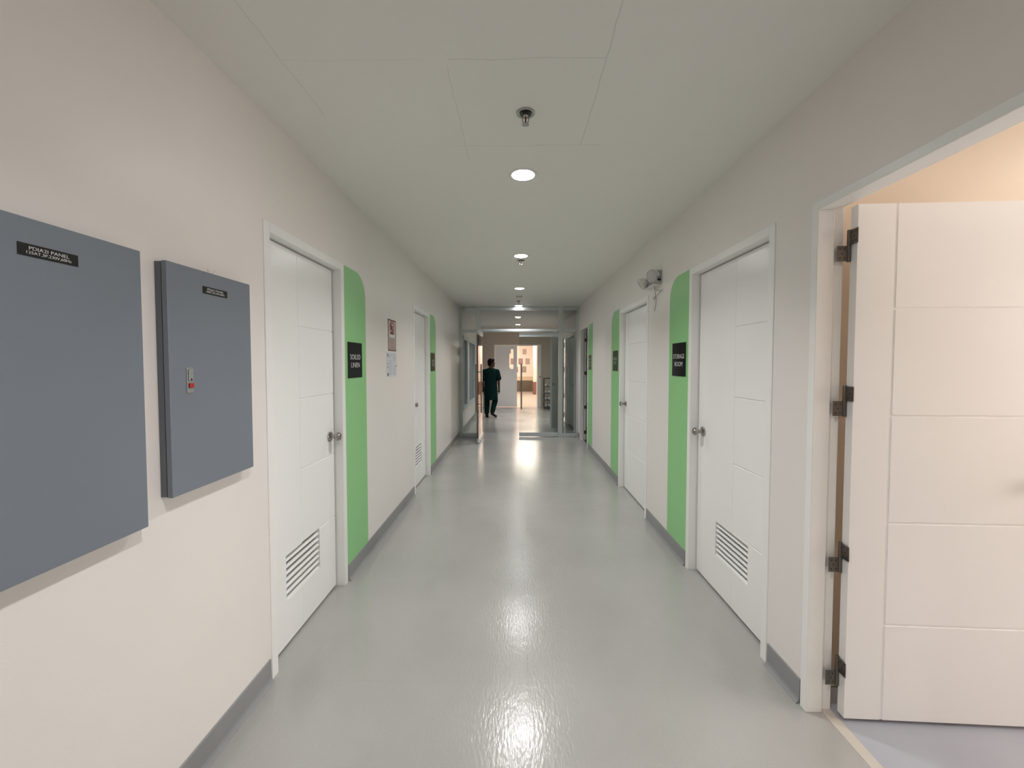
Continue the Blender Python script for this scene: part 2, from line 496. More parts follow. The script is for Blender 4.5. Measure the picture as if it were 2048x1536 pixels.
# ------------------------------------------------------------------ doors
def heightfield(ucuts, zcuts, depth_of, place):
    """front skin of a door leaf: cells of an irregular grid at their own depth; None = hole"""
    mb = MB(); U = sorted(set(ucuts)); Z = sorted(set(zcuts)); D = {}
    for i in range(len(U) - 1):
        for k in range(len(Z) - 1):
            D[i, k] = depth_of((U[i] + U[i + 1]) / 2, (Z[k] + Z[k + 1]) / 2)
    BACK = 0.036
    for (i, k), d in D.items():
        if d is None: continue
        u0, u1, z0, z1 = U[i], U[i + 1], Z[k], Z[k + 1]
        mb.add([place(d, u0, z0), place(d, u1, z0), place(d, u1, z1), place(d, u0, z1)], [(0, 1, 2, 3)])
        mb.add([place(BACK, u0, z0), place(BACK, u1, z0), place(BACK, u1, z1), place(BACK, u0, z1)], [(3, 2, 1, 0)])
        for (di, dk), (a, b) in {(-1, 0): ((u0, z0), (u0, z1)), (1, 0): ((u1, z0), (u1, z1)), (0, -1): ((u0, z0), (u1, z0)), (0, 1): ((u0, z1), (u1, z1))}.items():
            dn = D.get((i + di, k + dk), None)
            end = BACK if dn is None else dn
            if end > d + 1e-6:
                mb.add([place(d, *a), place(d, *b), place(end, *b), place(end, *a)], [(0, 1, 2, 3)])
    return mb
def leaf_mesh(place, u0, u1, z0, z1, gv, gh, h_to, hole=None, gw=0.004, gd=0.004, vdepth=0.3, vk=0.45):
    """gv: u of the vertical groove, gh: heights of the cross grooves running from gv to h_to"""
    vw = gw * vk
    uc = [u0, u1, gv - vw, gv + vw]; zc = [z0, z1]
    for z in gh: zc += [z - gw, z + gw]
    if hole: uc += [hole[0], hole[1]]; zc += [hole[2], hole[3]]
    lo, hi = min(gv, h_to), max(gv, h_to)
    def depth(u, z):
        if hole and hole[0] < u < hole[1] and hole[2] < z < hole[3]: return None
        if abs(u - gv) < vw: return gd * vdepth
        if lo < u < hi and any(abs(z - g) < gw for g in gh): return gd
        return 0.0
    return heightfield(uc, zc, depth, place)
KNOB = [(0.0335, 0.0), (0.0335, 0.004), (0.030, 0.008), (0.020, 0.011), (0.015, 0.014), (0.012, 0.022), (0.012, 0.034), (0.018, 0.037), (0.0245, 0.043), (0.0265, 0.052), (0.0255, 0.061), (0.020, 0.068), (0.010, 0.071), (0.001, 0.0715)]
TULIP = [(0.030, 0.0), (0.030, 0.005), (0.024, 0.010), (0.013, 0.014), (0.011, 0.03), (0.015, 0.036), (0.023, 0.058), (0.0255, 0.066), (0.024, 0.071), (0.001, 0.073)]

def door_frame(side, u0, u1, top, cw, root, proj=0.005, depth=WT, mat_='frame_white'):
    mb = MB(); b = 0.0
    side.box(mb, -proj, depth, u0, u0 + cw, 0, top)
    side.box(mb, -proj, depth, u1 - cw, u1, 0, top)
    side.box(mb, -proj, depth, u0 + cw, u1 - cw, top - cw, top)
    obj('frame', mb, mat_, root, bevel=0.002)

def closed_door(name, side, u0, u1, top, knob_far, label, gv, gh, louver=None, cw=0.045, rec=0.052, knob=KNOB, knob_u=None, knob_z=1.0):
    root = thing(name, (side.X(0.03), (u0 + u1) / 2, 0), label, 'door', None, 'structure')
    door_frame(side, u0, u1, top, cw, root)
    a, b = u0 + cw + 0.003, u1 - cw - 0.012
    place = lambda d, u, z: (side.X(rec + d), u, z)
    h_to = b if knob_far == 'b' else a
    lm = leaf_mesh(place, a, b, 0.014, top - cw - 0.008, gv, gh, h_to if not isinstance(h_to, str) else a, hole=louver)
    leaf = obj('leaf', lm, 'door_white', root)
    if louver:
        l0, l1, z0, z1 = louver
        mb = MB()
        for i in range(7):
            zc = z0 + (i + 0.5) * (z1 - z0) / 7; hgt = (z1 - z0) / 7
            t = 0.003; d0, d1 = rec + 0.003, rec + 0.026
            prof = [(d0, zc - hgt * 0.46), (d0, zc - hgt * 0.46 + t), (d1, zc - hgt * 0.26 + t), (d1, zc - hgt * 0.26)]
            vs = [(side.X(d), l0, z) for d, z in prof] + [(side.X(d), l1, z) for d, z in prof]
            mb.add(vs, [(0, 1, 2, 3), (7, 6, 5, 4), (0, 4, 5, 1), (1, 5, 6, 2), (2, 6, 7, 3), (3, 7, 4, 0)])
        obj('louver', mb, 'door_white', leaf)
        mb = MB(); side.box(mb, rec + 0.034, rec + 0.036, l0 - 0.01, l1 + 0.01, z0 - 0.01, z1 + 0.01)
        obj('louver_back_shade', mb, 'void_shade', leaf)  # dark sheet imitating the shaded void behind the slats
    ku = knob_u
    mb = MB(); mb.lathe(knob, side.T(rec, ku, knob_z), 28)
    obj('knob', mb, 'knob_metal', leaf, label='brushed metal round door knob')
    return root

closed_door('door_1', LEFT, 1.81, 2.648, FRAME_TOP, 'b', 'white louvred soiled linen door, nearest on the left wall', 2.185, [0.475, 0.885, 1.275, 1.672], louver=(2.03, 2.385, 0.235, 0.475), knob_u=2.535, knob_z=1.005)
closed_door('door_2', LEFT, 4.43, 5.268, FRAME_TOP, 'b', 'white louvred door far down the left wall, past the posters', 4.86, [0.475, 0.885, 1.275, 1.672], louver=(4.66, 5.0, 0.235, 0.475), knob_u=4.545, knob_z=1.0)
closed_door('door_3', RIGHT, 1.94, 2.882, 2.135, 'a', 'white louvred storage room door on the right wall', 2.372, [0.475, 0.877, 1.272, 1.683], louver=(2.205, 2.565, 0.24, 0.458), knob_u=2.757, knob_z=1.005)
closed_door('door_4', RIGHT, 3.77, 4.81, 2.10, 'a', 'white unlouvred door on the right wall under the emergency light', 4.62, [0.475, 0.877, 1.272, 1.683], knob=TULIP, knob_u=4.70, knob_z=1.0)
closed_door('door_7', RIGHT, 8.55, 9.75, 2.12, 'a', 'white closed door seen through the right glass sidelight', 9.2, [0.475, 0.877, 1.272, 1.683], knob_u=8.70, knob_z=1.0)

# --- flag hinge: lower leaf on the jamb, upper leaf on the door edge, barrel between
def flag_hinge(parent, zc, pin, jamb_dir, leaf_pts, h=0.061):
    """pin=(x,y); jamb_dir = unit vector along the jamb leaf; leaf_pts = (dir of door leaf)"""
    j = Vector((*jamb_dir, 0)); l = Vector((*leaf_pts, 0)); p = Vector((pin[0], pin[1], zc)); w = 0.046
    def plate(d, z0, z1, mb, t=0.0022):
        n = Vector((-d.y, d.x, 0)) * t
        vs = [p + n * 0.5 * s + d * a + Vector((0, 0, z)) for s in (-1, 1) for a, z in ((0, z0), (w, z0), (w, z1), (0, z1))]
        mb.add(vs, [(0, 1, 2, 3), (7, 6, 5, 4), (0, 4, 5, 1), (1, 5, 6, 2), (2, 6, 7, 3), (3, 7, 4, 0)])
    mb = MB(); plate(j, -h, 0, mb); plate(l, 0.002, h, mb)
    hg = obj('hinge', mb, 'hinge_metal', parent)
    mb = MB(); mb.lathe([(0.006, -h - 0.003), (0.0075, -h), (0.0075, h), (0.006, h + 0.003)], Matrix.Translation(p), 14)
    obj('hinge_pin', mb, 'hinge_metal', hg)
    mb = MB()
    for d, z0 in ((j, -h), (l, 0.002)):
        n = Vector((-d.y, d.x, 0))
        for sgn in (-1, 1):
            for a, z in ((0.018, 0.012), (0.036, 0.012), (0.027, 0.030), (0.018, 0.048), (0.036, 0.048)):
                c = p + d * a + Vector((0, 0, z0 + z)) + n * (0.0011 * sgn)
                q = (n * sgn).to_track_quat('Z', 'Y').to_matrix().to_4x4()
                mb.lathe([(0.0034, 0.0), (0.0030, 0.0006)], Matrix.Translation(c) @ q, 8)
    obj('screws', mb, 'screw_dark', hg)
    return hg

def open_door(name, side, u0, u1, top, label, pin, leaf_len, ang, hinge_z, gv=0.145, cw=0.03, knob=True, far=True, leaf_top=2.097, swing_in=True, gh=(0.409, 0.828, 1.26, 1.686), jamb_dir=None):
    root = thing(name, (side.X(0.03), (u0 + u1) / 2, 0), label, 'door', None, 'structure')
    mb = MB(); pr = 0.009; st = 0.058
    for a, b in ((u0, u0 + cw), (u1 - cw, u1)):
        side.box(mb, -pr, st, a, b, 0, top)
    side.box(mb, st, WT, u0, u0 + cw - 0.016, 0, top); side.box(mb, st, WT, u1 - cw + 0.016, u1, 0, top)
    side.box(mb, -pr, st, u0 + cw, u1 - cw, top - cw, top)
    side.box(mb, st, WT, u0 + cw - 0.016, u1 - cw + 0.016, top - cw + 0.016, top)
    obj('frame', mb, 'frame_white', root, bevel=0.0025)
    # leaf: local u from the hinge, face normal = n
    d = Vector((math.cos(ang), math.sin(ang), 0))
    n = Vector((d.y, -d.x, 0)) if swing_in else Vector((-d.y, d.x, 0))       # direction the corridor face looks
    o = Vector((pin[0], pin[1], 0)) + d * 0.006
    place = lambda dd, u, z: tuple(o + d * u + n * (0.036 - dd) + Vector((0, 0, z)))
    leaf = obj('leaf', leaf_mesh(place, 0.0, leaf_len, 0.012, leaf_top, gv, gh, leaf_len, gw=0.005, gd=0.003, vdepth=0.9, vk=1.2), 'door_white', root)
    if knob:
        for dd, sg in ((0.036, 1), (0.0, -1)):
            c = o + d * (leaf_len - 0.06) + n * dd + Vector((0, 0, 1.0))
            q = (n * sg).to_track_quat('Z', 'Y').to_matrix().to_4x4()
            mb = MB(); mb.lathe(KNOB, Matrix.Translation(c) @ q, 24)
            obj('knob', mb, 'knob_metal', leaf, label='brushed metal round door knob')
    for z in hinge_z:
        nd = n if swing_in else n
        flag_hinge(root, z, pin, jamb_dir or (-side.s, 0), (n.x, n.y))
    return root
# near open door: hinged on the far jamb, swung into the warm room
open_door('door_6', RIGHT, 0.79, 1.695, 2.125, 'large white panelled door standing open into the warm room, foreground right', (1.3425, 1.657), 0.80, math.radians(-2.6), (1.944, 1.316, 0.667, 0.186), cw=0.035)
# dark open doorway beside the partition; its leaf is folded back inside
open_door('door_5', RIGHT, 6.90, 7.72, 2.13, 'narrow dark doorway with four hinges beside the glass partition', (1.3425, 7.682), 0.60, math.radians(62), (1.944, 1.316, 0.667, 0.186), cw=0.035, knob=False)
# open leaf beyond the partition, swung out towards the viewer
open_door('door_8', RIGHT, 10.06, 11.0, 2.12, 'white door leaf swung out into the corridor beyond the glass', (1.160, 10.075), 0.99, math.radians(247), (1.93, 1.32, 0.67, 0.19), cw=0.035, swing_in=False, jamb_dir=(1, 0))

# ------------------------------------------------------------------ warm room on the right
RX0, RX1, RY0, RY1 = XR + WT, 4.3, -1.6, 1.80
m = MB(); m.box(RX0, RX1, RY1, RY1 + 0.08, 0, HC)
struct('wall_room_end', m, 'peach_paint', 'peach wall just behind the open foreground door', 'wall')
m = MB(); m.box(RX1, RX1 + 0.08, RY0, RY1 + 0.08, 0, HC); m.box(RX0, RX1, RY0 - 0.08, RY0, 0, HC)
struct('wall_room_side', m, 'peach_paint', 'remaining peach walls of the warm side room', 'wall')
m = MB(); m.box(XR + 0.107, RX1, RY0, RY1, -0.08, -0.004)
struct('floor_room', m, 'room_floor', 'mauve grey floor of the warm side room', 'floor')
m = MB(); m.box(XR + 0.062, XR + 0.107, 0.79, 1.695, -0.08, 0.001)
struct('trim_6', m, 'threshold', 'pale cream threshold strip under the open foreground door', 'threshold')
m = MB(); m.box(RX0, RX1, RY0, RY1, HC, HC + 0.08)
struct('ceiling_room', m, 'ceiling_paint', 'ceiling of the warm side room', 'ceiling')
# closet behind the narrow doorway, its shade put into near-black walls
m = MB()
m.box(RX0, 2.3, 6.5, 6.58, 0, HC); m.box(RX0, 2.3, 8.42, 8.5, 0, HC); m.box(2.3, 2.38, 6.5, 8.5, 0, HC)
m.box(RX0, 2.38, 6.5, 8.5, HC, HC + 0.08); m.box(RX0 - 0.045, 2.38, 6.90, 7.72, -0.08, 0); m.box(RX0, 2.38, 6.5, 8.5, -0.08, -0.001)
struct('wall_closet', m, 'void_shade', 'unlit closet behind the narrow dark doorway', 'wall')
# lit room behind the swung-out leaf
m = MB()
m.box(RX0, 2.8, 9.8, 9.86, 0, HC); m.box(RX0, 2.8, 11.3, 11.36, 0, HC); m.box(2.8, 2.86, 9.8, 11.36, 0, HC)
m.box(RX0, 2.86, 9.8, 11.36, HC, HC + 0.06); m.box(XR, 2.86, 10.06, 11.0, -0.06, 0); m.box(RX0, 2.86, 9.8, 11.36, -0.06, -0.001)
struct('wall_side_room', m, 'wall_paint', 'small lit room behind the swung-out leaf', 'wall')

# ------------------------------------------------------------------ room lamps
def downlight(loc, label, material='lamp_cool', group='ceiling downlights'):
    r = thing('downlight', loc, label, 'ceiling light', group)
    T = Matrix.Translation(Vector(loc)) @ Matrix.Rotation(math.pi, 4, 'X')
    mb = MB(); n = 40
    prof = [(0.067, 0.0003), (0.0690, 0.0026), (0.077, 0.0042), (0.085, 0.0036), (0.089, 0.0)]
    vs = []; fs = []
    for rr, h in prof:
        for i in range(n):
            a = 2 * math.pi * i / n; vs.append((rr * math.cos(a), rr * math.sin(a), h))
    for k in range(len(prof) - 1):
        for i in range(n):
            j = (i + 1) % n; fs.append((k * n + i, k * n + j, (k + 1) * n + j, (k + 1) * n + i))
    mb.add(vs, fs, T, True)
    obj('trim_ring', mb, 'plastic_white', r)
    mb = MB(); mb.lathe([(0.067, 0.0002), (0.067, 0.0006), (0.04, 0.0007), (0.001, 0.0007)], T, n)
    obj('diffuser', mb, material, r, label='glowing white diffuser')
    ld = bpy.data.lights.new('beam', 'AREA'); ld.shape = 'DISK'; ld.size = 0.12; ld.energy = LAMP_W; ld.color = COOL
    ld.spread = math.radians(124)
    lo = bpy.data.objects.new('beam', ld); COL.objects.link(lo); lo.parent = r; lo.location = (0, 0, -0.006)
    return r
DL = downlight((0.040, 2.443, HC), 'first lit downlight in view, largest, just beyond the nearest sprinkler')
for y, x, lab in ((4.256, 0.048, 'second lit downlight along the corridor, touching the second sprinkler'),
                  (6.085, 0.046, 'third lit downlight along the corridor, before the smoke detector'),
                  (7.875, 0.046, 'fourth lit downlight, close against the top of the glass partition'),
                  (9.79, 0.036, 'nearer of the two lit downlights beyond the glass transom'),
                  (11.67, 0.046, 'farther of the two lit downlights beyond the glass transom')):
    c = copy_tree(DL); c.location = (x, y, HC); c['label'] = lab
for y in (0.61, -1.22):
    c = copy_tree(DL); c.location = (0.04, y, HC); c['label'] = 'lit downlight overhead or behind the viewpoint, out of frame'
    c['group'] = 'downlights out of frame'
def panel_light(loc, sx, sy, label, material):
    r = thing('panel_light', loc, label, 'ceiling light')
    mb = MB(); x, y, z = loc
    w = 0.03
    mb.box(x - sx / 2 - w, x + sx / 2 + w, y - sy / 2 - w, y - sy / 2, z - 0.015, z); mb.box(x - sx / 2 - w, x + sx / 2 + w, y + sy / 2, y + sy / 2 + w, z - 0.015, z)
    mb.box(x - sx / 2 - w, x - sx / 2, y - sy / 2, y + sy / 2, z - 0.015, z); mb.box(x + sx / 2, x + sx / 2 + w, y - sy / 2, y + sy / 2, z - 0.015, z)
    obj('light_frame', mb, 'plastic_white', r)
    mb = MB(); mb.box(x - sx / 2, x + sx / 2, y - sy / 2, y + sy / 2, z - 0.008, z - 0.002)
    obj('diffuser', mb, material, r)
r = thing('fill_window', (RX1, 0.75, 0.85), 'added glowing window in the warm side room, out of frame, brightening the left wall', 'window', None, 'structure')  # unseen emissive window, added to brighten the left wall through the doorway
m = MB()
m.box(RX1 - 0.03, RX1, -0.05, 0.0, 0.85, 2.15); m.box(RX1 - 0.03, RX1, 1.55, 1.60, 0.85, 2.15); m.box(RX1 - 0.03, RX1, 0.0, 1.55, 0.85, 0.90); m.box(RX1 - 0.03, RX1, 0.0, 1.55, 2.10, 2.15); m.box(RX1 - 0.03, RX1, 0.75, 0.80, 0.90, 2.10)
obj('window_frame', m, 'window_frame', r)
m = MB(); m.box(RX1 - 0.012, RX1 - 0.006, 0.0, 0.75, 0.90, 2.10); m.box(RX1 - 0.012, RX1 - 0.006, 0.80, 1.55, 0.90, 2.10); obj('glow_pane', m, 'window_fill_glow', r)
panel_light((2.95, 1.14, HC), 0.6, 1.2, 'warm ceiling panel lamp of the side room, out of frame', 'lamp_room')
panel_light((2.0, 10.6, HC), 0.3, 0.3, 'ceiling lamp of the small room behind the swung-out leaf', 'lamp_small')

# ------------------------------------------------------------------ ceiling fittings
def sprinkler(loc, label):
    r = thing('sprinkler', loc, label, 'fire sprinkler', 'ceiling sprinklers')
    T = Matrix.Translation(Vector(loc)) @ Matrix.Rotation(math.pi, 4, 'X')
    mb = MB(); n = 28
    prof = [(0.024, 0.001), (0.026, 0.004), (0.034, 0.0065), (0.041, 0.004), (0.042, 0.0)]
    mb.lathe(prof[::-1], T, n); obj('escutcheon', mb, 'sprinkler_metal', r)
    mb = MB(); mb.lathe([(0.0255, 0.0066), (0.020, 0.0068)], T, n); obj('recess_shade', mb, 'black', r)  # flat black disc, shade of a hollow put into its colour
    mb = MB(); mb.lathe([(0.013, 0.002), (0.013, 0.016), (0.010, 0.02), (0.007, 0.022)], T, 16)
    x, y, z = loc
    for s in (-1, 1): mb.tube([(x + s * 0.011, y, z - 0.016), (x + s * 0.014, y, z - 0.030), (x + s * 0.012, y, z - 0.042), (x, y, z - 0.050)], 0.0028, 8)
    obj('sprinkler_body', mb, 'sprinkler_metal', r)
    mb = MB(); mb.tube([(x, y, z - 0.02), (x, y, z - 0.047)], 0.0035, 8); obj('glass_bulb', mb, 'bulb_red', r, label='red glass bulb')
    mb = MB(); mb.lathe([(0.004, 0.048), (0.015, 0.052), (0.016, 0.0535), (0.004, 0.055)], T, 16); obj('deflector', mb, 'sprinkler_metal', r)
    return r
SP = sprinkler((0.041, 1.846, HC), 'nearest chrome pendant sprinkler, ahead of the first downlight')
for (x, y), lab in (((0.050, 4.43), 'second chrome sprinkler, just beyond the second downlight'), ((0.042, 7.29), 'farthest chrome sprinkler, between smoke detector and glass partition')):
    c = copy_tree(SP); c.location = (x, y, HC); c['label'] = lab
r = thing('smoke_detector', (0.049, 6.76, HC), 'round white smoke detector on the ceiling past the third downlight', 'smoke detector')
T = Matrix.Translation(Vector((0.049, 6.76, HC))) @ Matrix.Rotation(math.pi, 4, 'X')
m = MB(); m.lathe([(0.055, 0), (0.055, 0.012), (0.05, 0.016)], T, 24); obj('mounting_base', m, 'plastic_white', r)
m = MB(); m.lathe([(0.042, 0.016), (0.042, 0.024)], T, 24); obj('vent_ring', m, 'plastic_grey', r)
m = MB(); m.lathe([(0.05, 0.024), (0.048, 0.034), (0.03, 0.043), (0.001, 0.045)], T, 24); obj('detector_cover', m, 'plastic_white', r)

# ------------------------------------------------------------------ electrical panels on the left wall
def panel(name, u0, u1, z0, z1, label, body_text, rating, lab_u0, lab_u1, lab_z0, lab_z1, lock=True):
    r = thing(name, (XL, (u0 + u1) / 2, z0), label, 'electrical panel')
    mb = MB(); LEFT.box(mb, -0.020, -0.0006, u0 + 0.003, u1 - 0.003, z0 + 0.002, z1 - 0.002)
    obj('body', mb, 'panel_side', r)
    mb = MB(); LEFT.box(mb, -0.0235, -0.020, u0 + 0.012, u1 - 0.012, z0 + 0.012, z1 - 0.012)
    obj('gap_shade', mb, 'black', r)  # black slab standing in for the shaded gap behind the cover
    mb = MB(); LEFT.box(mb, -0.041, -0.0235, u0, u1, z0, z1)
    cover = obj('cover', mb, 'panel_grey', r, bevel=0.0022)
    mb = MB(); LEFT.box(mb, -0.0425, -0.041, lab_u0, lab_u1, lab_z0, lab_z1)
    nm = obj('nameplate', mb, 'label_black', cover, bevel=0.0005, label='black engraved nameplate')
    uc = (lab_u0 + lab_u1) / 2; W_ = lab_u1 - lab_u0; H_ = lab_z1 - lab_z0; zc = (lab_z0 + lab_z1) / 2
    # sub-parts sit beside the nameplate under the cover
    text_part('nameplate_lettering', body_text, H_ * 0.40, W_ * 0.66, cover, 'white_ink', (XL + 0.0426, uc, zc + H_ * 0.17), (0, 1, 0), (0, 0, 1))
    text_part('nameplate_lettering', rating, H_ * 0.34, W_ * 0.74, cover, 'white_ink', (XL + 0.0426, uc, zc - H_ * 0.2), (0, 1, 0), (0, 0, 1))
    if lock:
        mb = MB(); LEFT.box(mb, -0.0435, -0.041, u0 + 0.066, u0 + 0.091, 1.371, 1.456)
        lk = obj('latch_plate', mb, 'lock_plate', cover, bevel=0.001, label='silver latch plate')
        mb = MB(); LEFT.box(mb, -0.0475, -0.0435, u0 + 0.070, u0 + 0.087, 1.412, 1.450)
        obj('latch_lever', mb, 'lock_plate', cover, bevel=0.001)
        mb = MB(); mb.lathe([(0.003, 0), (0.0028, 0.001)], LEFT.T(-0.0475, u0 + 0.0785, 1.4165), 12)
        obj('keyhole', mb, 'black', cover)
        mb = MB(); LEFT.box(mb, -0.0495, -0.0435, u0 + 0.0705, u0 + 0.0875, 1.388, 1.404)
        obj('push_button', mb, 'red_plastic', cover, bevel=0.002, label='red push button')
    return r
panel('electrical_panel', 0.42, 1.172, 0.984, 1.797, 'large grey electrical panel cut by the left edge of the view', 'PDIA2I PANEL', '125AT,3P,230V,60Hz', 0.8795, 1.0025, 1.7105, 1.7385, lock=False)
panel('electrical_panel', 1.258, 1.653, 1.040, 1.793, 'smaller grey electrical panel with a silver and red latch', 'PDIA3 PANEL', '100AT,3P,230V,60Hz', 1.4025, 1.521, 1.7155, 1.7410)
m = MB()
for dx, dy in ((0.004, 0.0), (0.012, 0.006), (0.008, -0.008)):
    m.tube([(XL + 0.003 + dx, 1.475, 1.790), (XL + 0.004 + dx, 1.475 + dy, 1.802), (XL + 0.006 + dx * 1.2, 1.477 + dy * 2, 1.812)], 0.0012, 6)
tag(obj('wire_stub', m, 'plastic_white', base=(XL + 0.01, 1.475, 1.79)), 'short loose wire ends poking up above the smaller grey panel', 'wire')

# ------------------------------------------------------------------ door signs
def sign(side, u0, u1, z0, z1, label, lines, material='sign_black', ink='white_ink'):
    uc, zc = (u0 + u1) / 2, (z0 + z1) / 2
    r = thing('door_sign', (side.X(-0.003), uc, z0), label, 'sign')
    mb = MB(); side.box(mb, -0.0055, -0.0012, u0, u1, z0, z1)
    pl = obj('plate', mb, material, r, bevel=0.0008)
    right = (0, -side.s, 0)
    for i, ln in enumerate(lines):
        if isinstance(ln, tuple):
            text_part('lettering', ln[0], 0.050, (u1 - u0) * ln[1], r, ink, (side.X(-0.0056), uc, zc + ln[2]), right, (0, 0, 1))
    return r, uc, zc
sign(LEFT, 2.697, 2.940, 1.370, 1.616, 'black SOILED LINEN sign on the near left green band', [('SOILED', 0.72, 0.022), ('LINEN', 0.60, -0.034)])
sign(RIGHT, 2.928, 3.174, 1.374, 1.625, 'black STORAGE ROOM sign on the near right green band', [('STORAGE', 0.84, 0.024), ('ROOM', 0.58, -0.034)])
def blurred_sign(side, u0, u1, z0, z1, label, rows, material='sign_black', ink='grey_ink'):
    r, uc, zc = sign(side, u0, u1, z0, z1, label, [], material, ink)
    for dz, w, n, h in rows:
        mb = MB(); L = (u1 - u0) * w; step = L / n
        for k in range(n):
            a = uc - L / 2 + k * step
            side.box(mb, -0.0063, -0.0055, a + step * 0.18, a + step * 0.38, zc + dz - h / 2, zc + dz + h / 2)
            if k % 2: side.box(mb, -0.0063, -0.0055, a + step * 0.38, a + step * 0.8, zc + dz + h / 2 - 0.006, zc + dz + h / 2)
            else: side.box(mb, -0.0063, -0.0055, a + step * 0.38, a + step * 0.75, zc + dz - h / 2, zc + dz - h / 2 + 0.006)
            if k % 3 == 0: side.box(mb, -0.0063, -0.0055, a + step * 0.62, a + step * 0.80, zc + dz - h / 2, zc + dz + h / 2)
        obj('lettering', mb, ink, r)
blurred_sign(RIGHT, 4.878, 5.125, 1.378, 1.627, 'black two-line sign on the green band beyond the emergency light', [(0.026, 0.72, 7, 0.036), (-0.024, 0.58, 4, 0.036)])
blurred_sign(LEFT, 5.322, 5.59, 1.366, 1.612, 'black two-line sign on the far left green band', [(0.012, 0.6, 6, 0.036), (-0.036, 0.58, 4, 0.036)])
blurred_sign(RIGHT, 6.605, 6.83, 1.366, 1.610, 'dark three-line sign on the last right green band before the glass', [(0.055, 0.7, 6, 0.032), (0.0, 0.7, 6, 0.032), (-0.055, 0.6, 5, 0.032)], 'sign_dim', 'grey_ink')

# ------------------------------------------------------------------ posters on the left wall
r = thing('poster', (XL, 3.67, 1.58), 'brownish prohibition poster taped above the white notice, left wall', 'poster')
m = MB(); LEFT.box(m, -0.0022, 0, 3.556, 3.785, 1.583, 1.866); obj('sheet', m, 'poster_pink', r)
def bars(side, lst, d0=-0.0030, d1=-0.0022):
    mb = MB()
    for u0, u1, z0, z1 in lst: side.box(mb, d0, d1, u0, u1, z0, z1)
    return mb
m = bars(LEFT, [(3.556, 3.785, 1.855, 1.866), (3.556, 3.566, 1.583, 1.866), (3.776, 3.785, 1.583, 1.866), (3.556, 3.785, 1.583, 1.592)]); obj('border', m, 'ink_maroon', r)
m = MB(); n = 28
ring = [(0.040, 0.0), (0.052, 0.0)]
vs = []; fs = []
for rr in (0.040, 0.053):
    for i in range(n):
        a = 2 * math.pi * i / n; vs.append((XL + 0.0030, 3.668 + 1.25 * rr * math.cos(a), 1.797 + rr * math.sin(a)))
fs = [(i, (i + 1) % n, n + (i + 1) % n, n + i) for i in range(n)]
m.add(vs, fs)
a = math.radians(50); c, s_ = math.cos(a) * 0.05, math.sin(a) * 0.045
m.add([(XL + 0.0031, 3.668 - c - .012, 1.797 + s_), (XL + 0.0031, 3.668 - c + .008, 1.797 + s_), (XL + 0.0031, 3.668 + c + .012, 1.797 - s_), (XL + 0.0031, 3.668 + c - .008, 1.797 - s_)], [(0, 1, 2, 3)])
obj('prohibition_ring', m, 'ink_red', r)
m = bars(LEFT, [(3.63, 3.655, 1.775, 1.825), (3.66, 3.69, 1.765, 1.81), (3.62, 3.72, 1.735, 1.75)]); obj('pictogram', m, 'ink_maroon', r)
m = bars(LEFT, [(3.60, 3.75, 1.708, 1.730)]); obj('caption_patch', m, 'paper', r)
lst = []
for k in range(8): lst.append((3.585 + random.random() * 0.02, 3.755 - random.random() * 0.03, 1.694 - k * 0.0125 - 0.006, 1.694 - k * 0.0125))
lst.append((3.575, 3.77, 1.597, 1.602))
obj('text_lines', bars(LEFT, lst), 'ink_brown', r)
r = thing('notice', (XL, 3.655, 1.355), 'bluish white printed notice taped below the brownish poster', 'notice')
m = MB(); LEFT.box(m, -0.0022, 0, 3.512, 3.80, 1.352, 1.572); obj('sheet', m, 'paper', r)
lst = []
for k in range(11):
    for u0 in (3.575, 3.69):
        if random.random() < 0.85: lst.append((u0, u0 + 0.05 + random.random() * 0.045, 1.552 - k * 0.0175 - 0.0045, 1.552 - k * 0.0175))
obj('text_lines', bars(LEFT, lst), 'ink_mid', r)
lst = [(3.528, 3.552, 1.540, 1.553), (3.535, 3.565, 1.530, 1.537), (3.53, 3.56, 1.462, 1.468), (3.53, 3.565, 1.435, 1.441), (3.78, 3.795, 1.44, 1.455), (3.53, 3.56, 1.36, 1.385)]
for q in lst: obj('print_mark', bars(LEFT, [q]), 'ink_dark', r)

# ------------------------------------------------------------------ emergency light on the right wall
r = thing('emergency_light', (XR, 3.60, 2.14), 'twin-head white emergency light mounted high on the right wall', 'emergency light')
m = MB(); RIGHT.box(m, -0.045, 0, 3.44, 3.72, 2.150, 2.262); obj('housing', m, 'plastic_grey', r, bevel=0.008)
m = MB(); RIGHT.box(m, -0.036, -0.010, 3.438, 3.440, 2.17, 2.19); RIGHT.box(m, -0.036, -0.010, 3.438, 3.440, 2.20, 2.205); obj('port_slots', m, 'black', r)
m = MB(); RIGHT.box(m, -0.060, 0, 3.46, 3.70, 2.138, 2.150); obj('bracket', m, 'plastic_white', r, bevel=0.002)
def lamp_head(c, d, rr, L):
    d = Vector(d).normalized(); q = d.to_track_quat('Z', 'Y').to_matrix().to_4x4()
    T = Matrix.Translation(Vector(c)) @ q
    mb = MB(); mb.lathe([(rr * 0.45, -L), (rr * 0.75, -L * 0.85), (rr * 0.95, -L * 0.3), (rr, 0.0), (rr * 0.9, 0.004), (rr * 0.86, -0.003)], T, 26)
    h = obj('lamp_head', mb, 'plastic_white', r)
    mb = MB(); mb.lathe([(rr * 0.85, -0.002), (rr * 0.6, 0.004), (0.001, 0.006)], T, 26)
    obj('lens', mb, 'lens', h, label='clear round lens')
lamp_head((XR - 0.075, 3.455, 2.215), (-0.35, -0.9, -0.28), 0.053, 0.065)
lamp_head((XR - 0.100, 3.70, 2.185), (-0.85, 0.10, -0.5), 0.055, 0.06)
